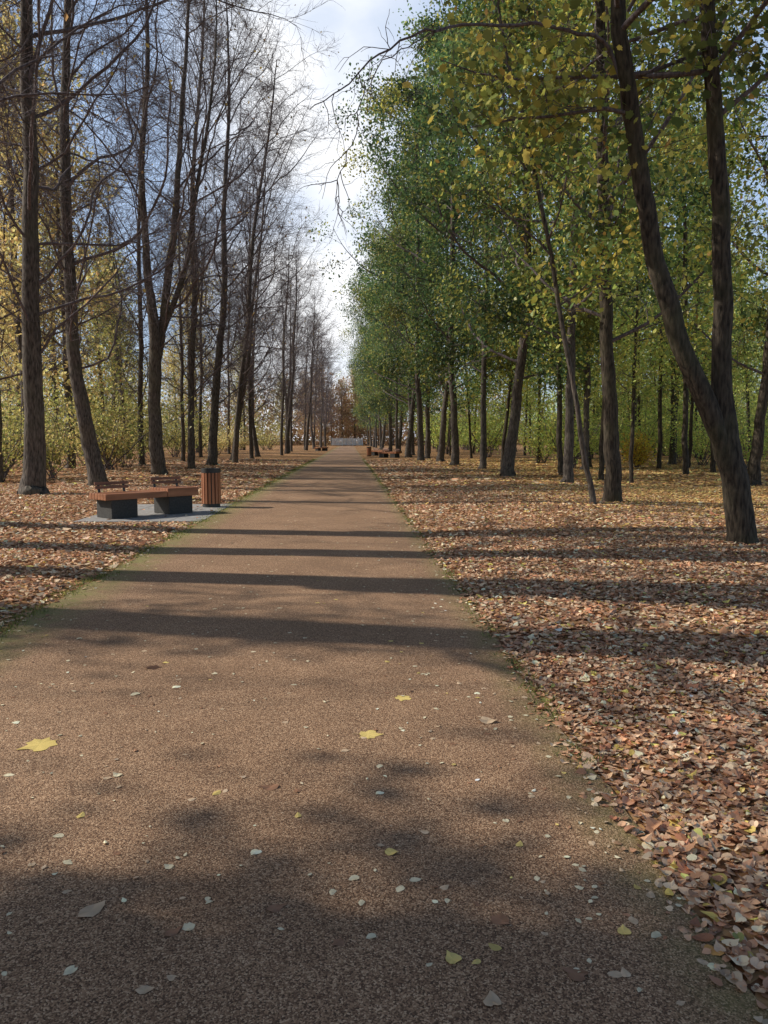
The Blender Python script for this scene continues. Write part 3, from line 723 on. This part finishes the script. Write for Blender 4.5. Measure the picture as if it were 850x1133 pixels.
# far woods as masses -------------------------------------------------------------
def mass(x, y, hmax, pal, size, label):
    n = len(x)
    top = hmax*(.62+.2*np.sin(x*.33+1)*np.sin(y*.27)+.18*np.sin(x*.71+y*.52))
    z = rng.uniform(0, 1, n)**1.15*top
    P = np.stack([x, y, z], -1)
    c = pick(pal, n, .25)*(.9+.25*np.sin(P[:, :1]*.5)*np.sin(P[:, 2:3]*.5))
    V, F, c = leaf_geo(P, size*np.exp(rng.normal(0, .25, n)), c, T_DIAMOND)
    tag(link('far_wood', mesh_np('far_wood', V, F, M_LEAF, c)), label, 'wood', kind='stuff')
n = 30000
mass(-rng.uniform(48, 70, n), rng.uniform(60, 250, n), 21, PAL_OLIVE+PAL_GOLDT[:2], .6, 'distant golden wood on the far left')
mass(rng.uniform(54, 76, n), rng.uniform(60, 250, n), 22, PAL_UNDER, .6, 'distant green and yellow wood on the far right')
mass(rng.uniform(-50, 54, n), rng.uniform(222, 244, n), 25, PAL_RUST, .7, 'distant rusty brown wood closing the far end of the path')

# pale fence at the far end ----------------------------------------------------------
fr = empty('park_fence', (0, 207, 0)); tag(fr, 'pale fence across the far end of the path', 'fence')
bm = bmesh.new()
for q in range(24): box_bm(bm, (-4.6+q*.35, 0, 1.15), (.26, .04, 1.9), bev=0)
for z in (.5, 1.8): box_bm(bm, (-.6, .05, z), (8.4, .05, .12), bev=0)
bm_obj('pickets', bm, M_WHITE, fr)
for q in range(4):
    bm = bmesh.new(); box_bm(bm, (-4.7+q*2.75, .12, 1.1), (.14, .08, 2.3), bev=.01); bm_obj('post', bm, M_WHITE, fr)

# ------------------------------------------------------------------ light
EL, AHEAD = rad(35), rad(12)
sd = Vector((-math.cos(EL)*math.cos(AHEAD), math.cos(EL)*math.sin(AHEAD), math.sin(EL)))   # towards the sun
sun = bpy.data.lights.new('sun', 'SUN'); so = bpy.data.objects.new('sun', sun); COL.objects.link(so)
sun.energy = 5.0; sun.angle = rad(.6); sun.color = (1, .93, .81)
so.rotation_euler = (-sd).to_track_quat('-Z', 'Y').to_euler()
w = bpy.data.worlds.new('World'); scene.world = w; w.use_nodes = True
nt = w.node_tree; nt.nodes.clear()
sky = N(nt, 'ShaderNodeTexSky', sky_type='NISHITA'); sky.sun_disc = False
sky.sun_elevation = EL; sky.sun_rotation = math.atan2(sd.x, sd.y); sky.air_density = 1; sky.dust_density = .8
tc = N(nt, 'ShaderNodeTexCoord'); mp = N(nt, 'ShaderNodeMapping'); mp.inputs['Scale'].default_value = (1, 1, 1.8)
cl = N(nt, 'ShaderNodeTexNoise'); cl.inputs['Scale'].default_value = 4.0; cl.inputs['Detail'].default_value = 8
rc = ramp(nt, [(.34, (.5, .5, .5)), (.52, (1, 1, 1))])
# a bright cloud bank stands over the line of the path, clearer blue to either side
sx_ = N(nt, 'ShaderNodeSeparateXYZ'); off = N(nt, 'ShaderNodeMath', operation='ADD'); off.inputs[1].default_value = .045
ab = N(nt, 'ShaderNodeMath', operation='ABSOLUTE')
mr = N(nt, 'ShaderNodeMapRange'); mr.inputs[1].default_value = .045; mr.inputs[2].default_value = .17; mr.inputs[3].default_value = 1.0; mr.inputs[4].default_value = .06
fy = N(nt, 'ShaderNodeMapRange'); fy.inputs[1].default_value = .5; fy.inputs[2].default_value = .8
m1 = N(nt, 'ShaderNodeMath', operation='MULTIPLY'); ml = N(nt, 'ShaderNodeMath', operation='MULTIPLY')
mrb = N(nt, 'ShaderNodeMapRange'); mrb.inputs[1].default_value = .45; mrb.inputs[2].default_value = .85; mrb.inputs[4].default_value = .65
mxb = N(nt, 'ShaderNodeMixRGB'); mxb.inputs[2].default_value = (3.7, 5.0, 7.3, 1)
mx = N(nt, 'ShaderNodeMixRGB'); mx.inputs[2].default_value = (8.4, 8.5, 8.7, 1)
bg = N(nt, 'ShaderNodeBackground'); bg.inputs['Strength'].default_value = .135
ow = N(nt, 'ShaderNodeOutputWorld'); L = nt.links
L.new(tc.outputs['Generated'], mp.inputs[0]); L.new(mp.outputs[0], cl.inputs['Vector']); L.new(cl.outputs[0], rc.inputs[0])
L.new(tc.outputs['Generated'], sx_.inputs[0]); L.new(sx_.outputs[0], off.inputs[0]); L.new(off.outputs[0], ab.inputs[0]); L.new(ab.outputs[0], mr.inputs[0])
L.new(sx_.outputs[1], fy.inputs[0]); L.new(sx_.outputs[1], mrb.inputs[0])
L.new(mr.outputs[0], m1.inputs[0]); L.new(fy.outputs[0], m1.inputs[1])
L.new(rc.outputs[0], ml.inputs[0]); L.new(m1.outputs[0], ml.inputs[1])
L.new(mrb.outputs[0], mxb.inputs[0]); L.new(sky.outputs[0], mxb.inputs[1])
L.new(ml.outputs[0], mx.inputs[0]); L.new(mxb.outputs[0], mx.inputs[1]); L.new(mx.outputs[0], bg.inputs[0]); L.new(bg.outputs[0], ow.inputs[0])
scene.view_settings.view_transform = 'Standard'; scene.view_settings.look = 'None'; scene.view_settings.exposure = 0
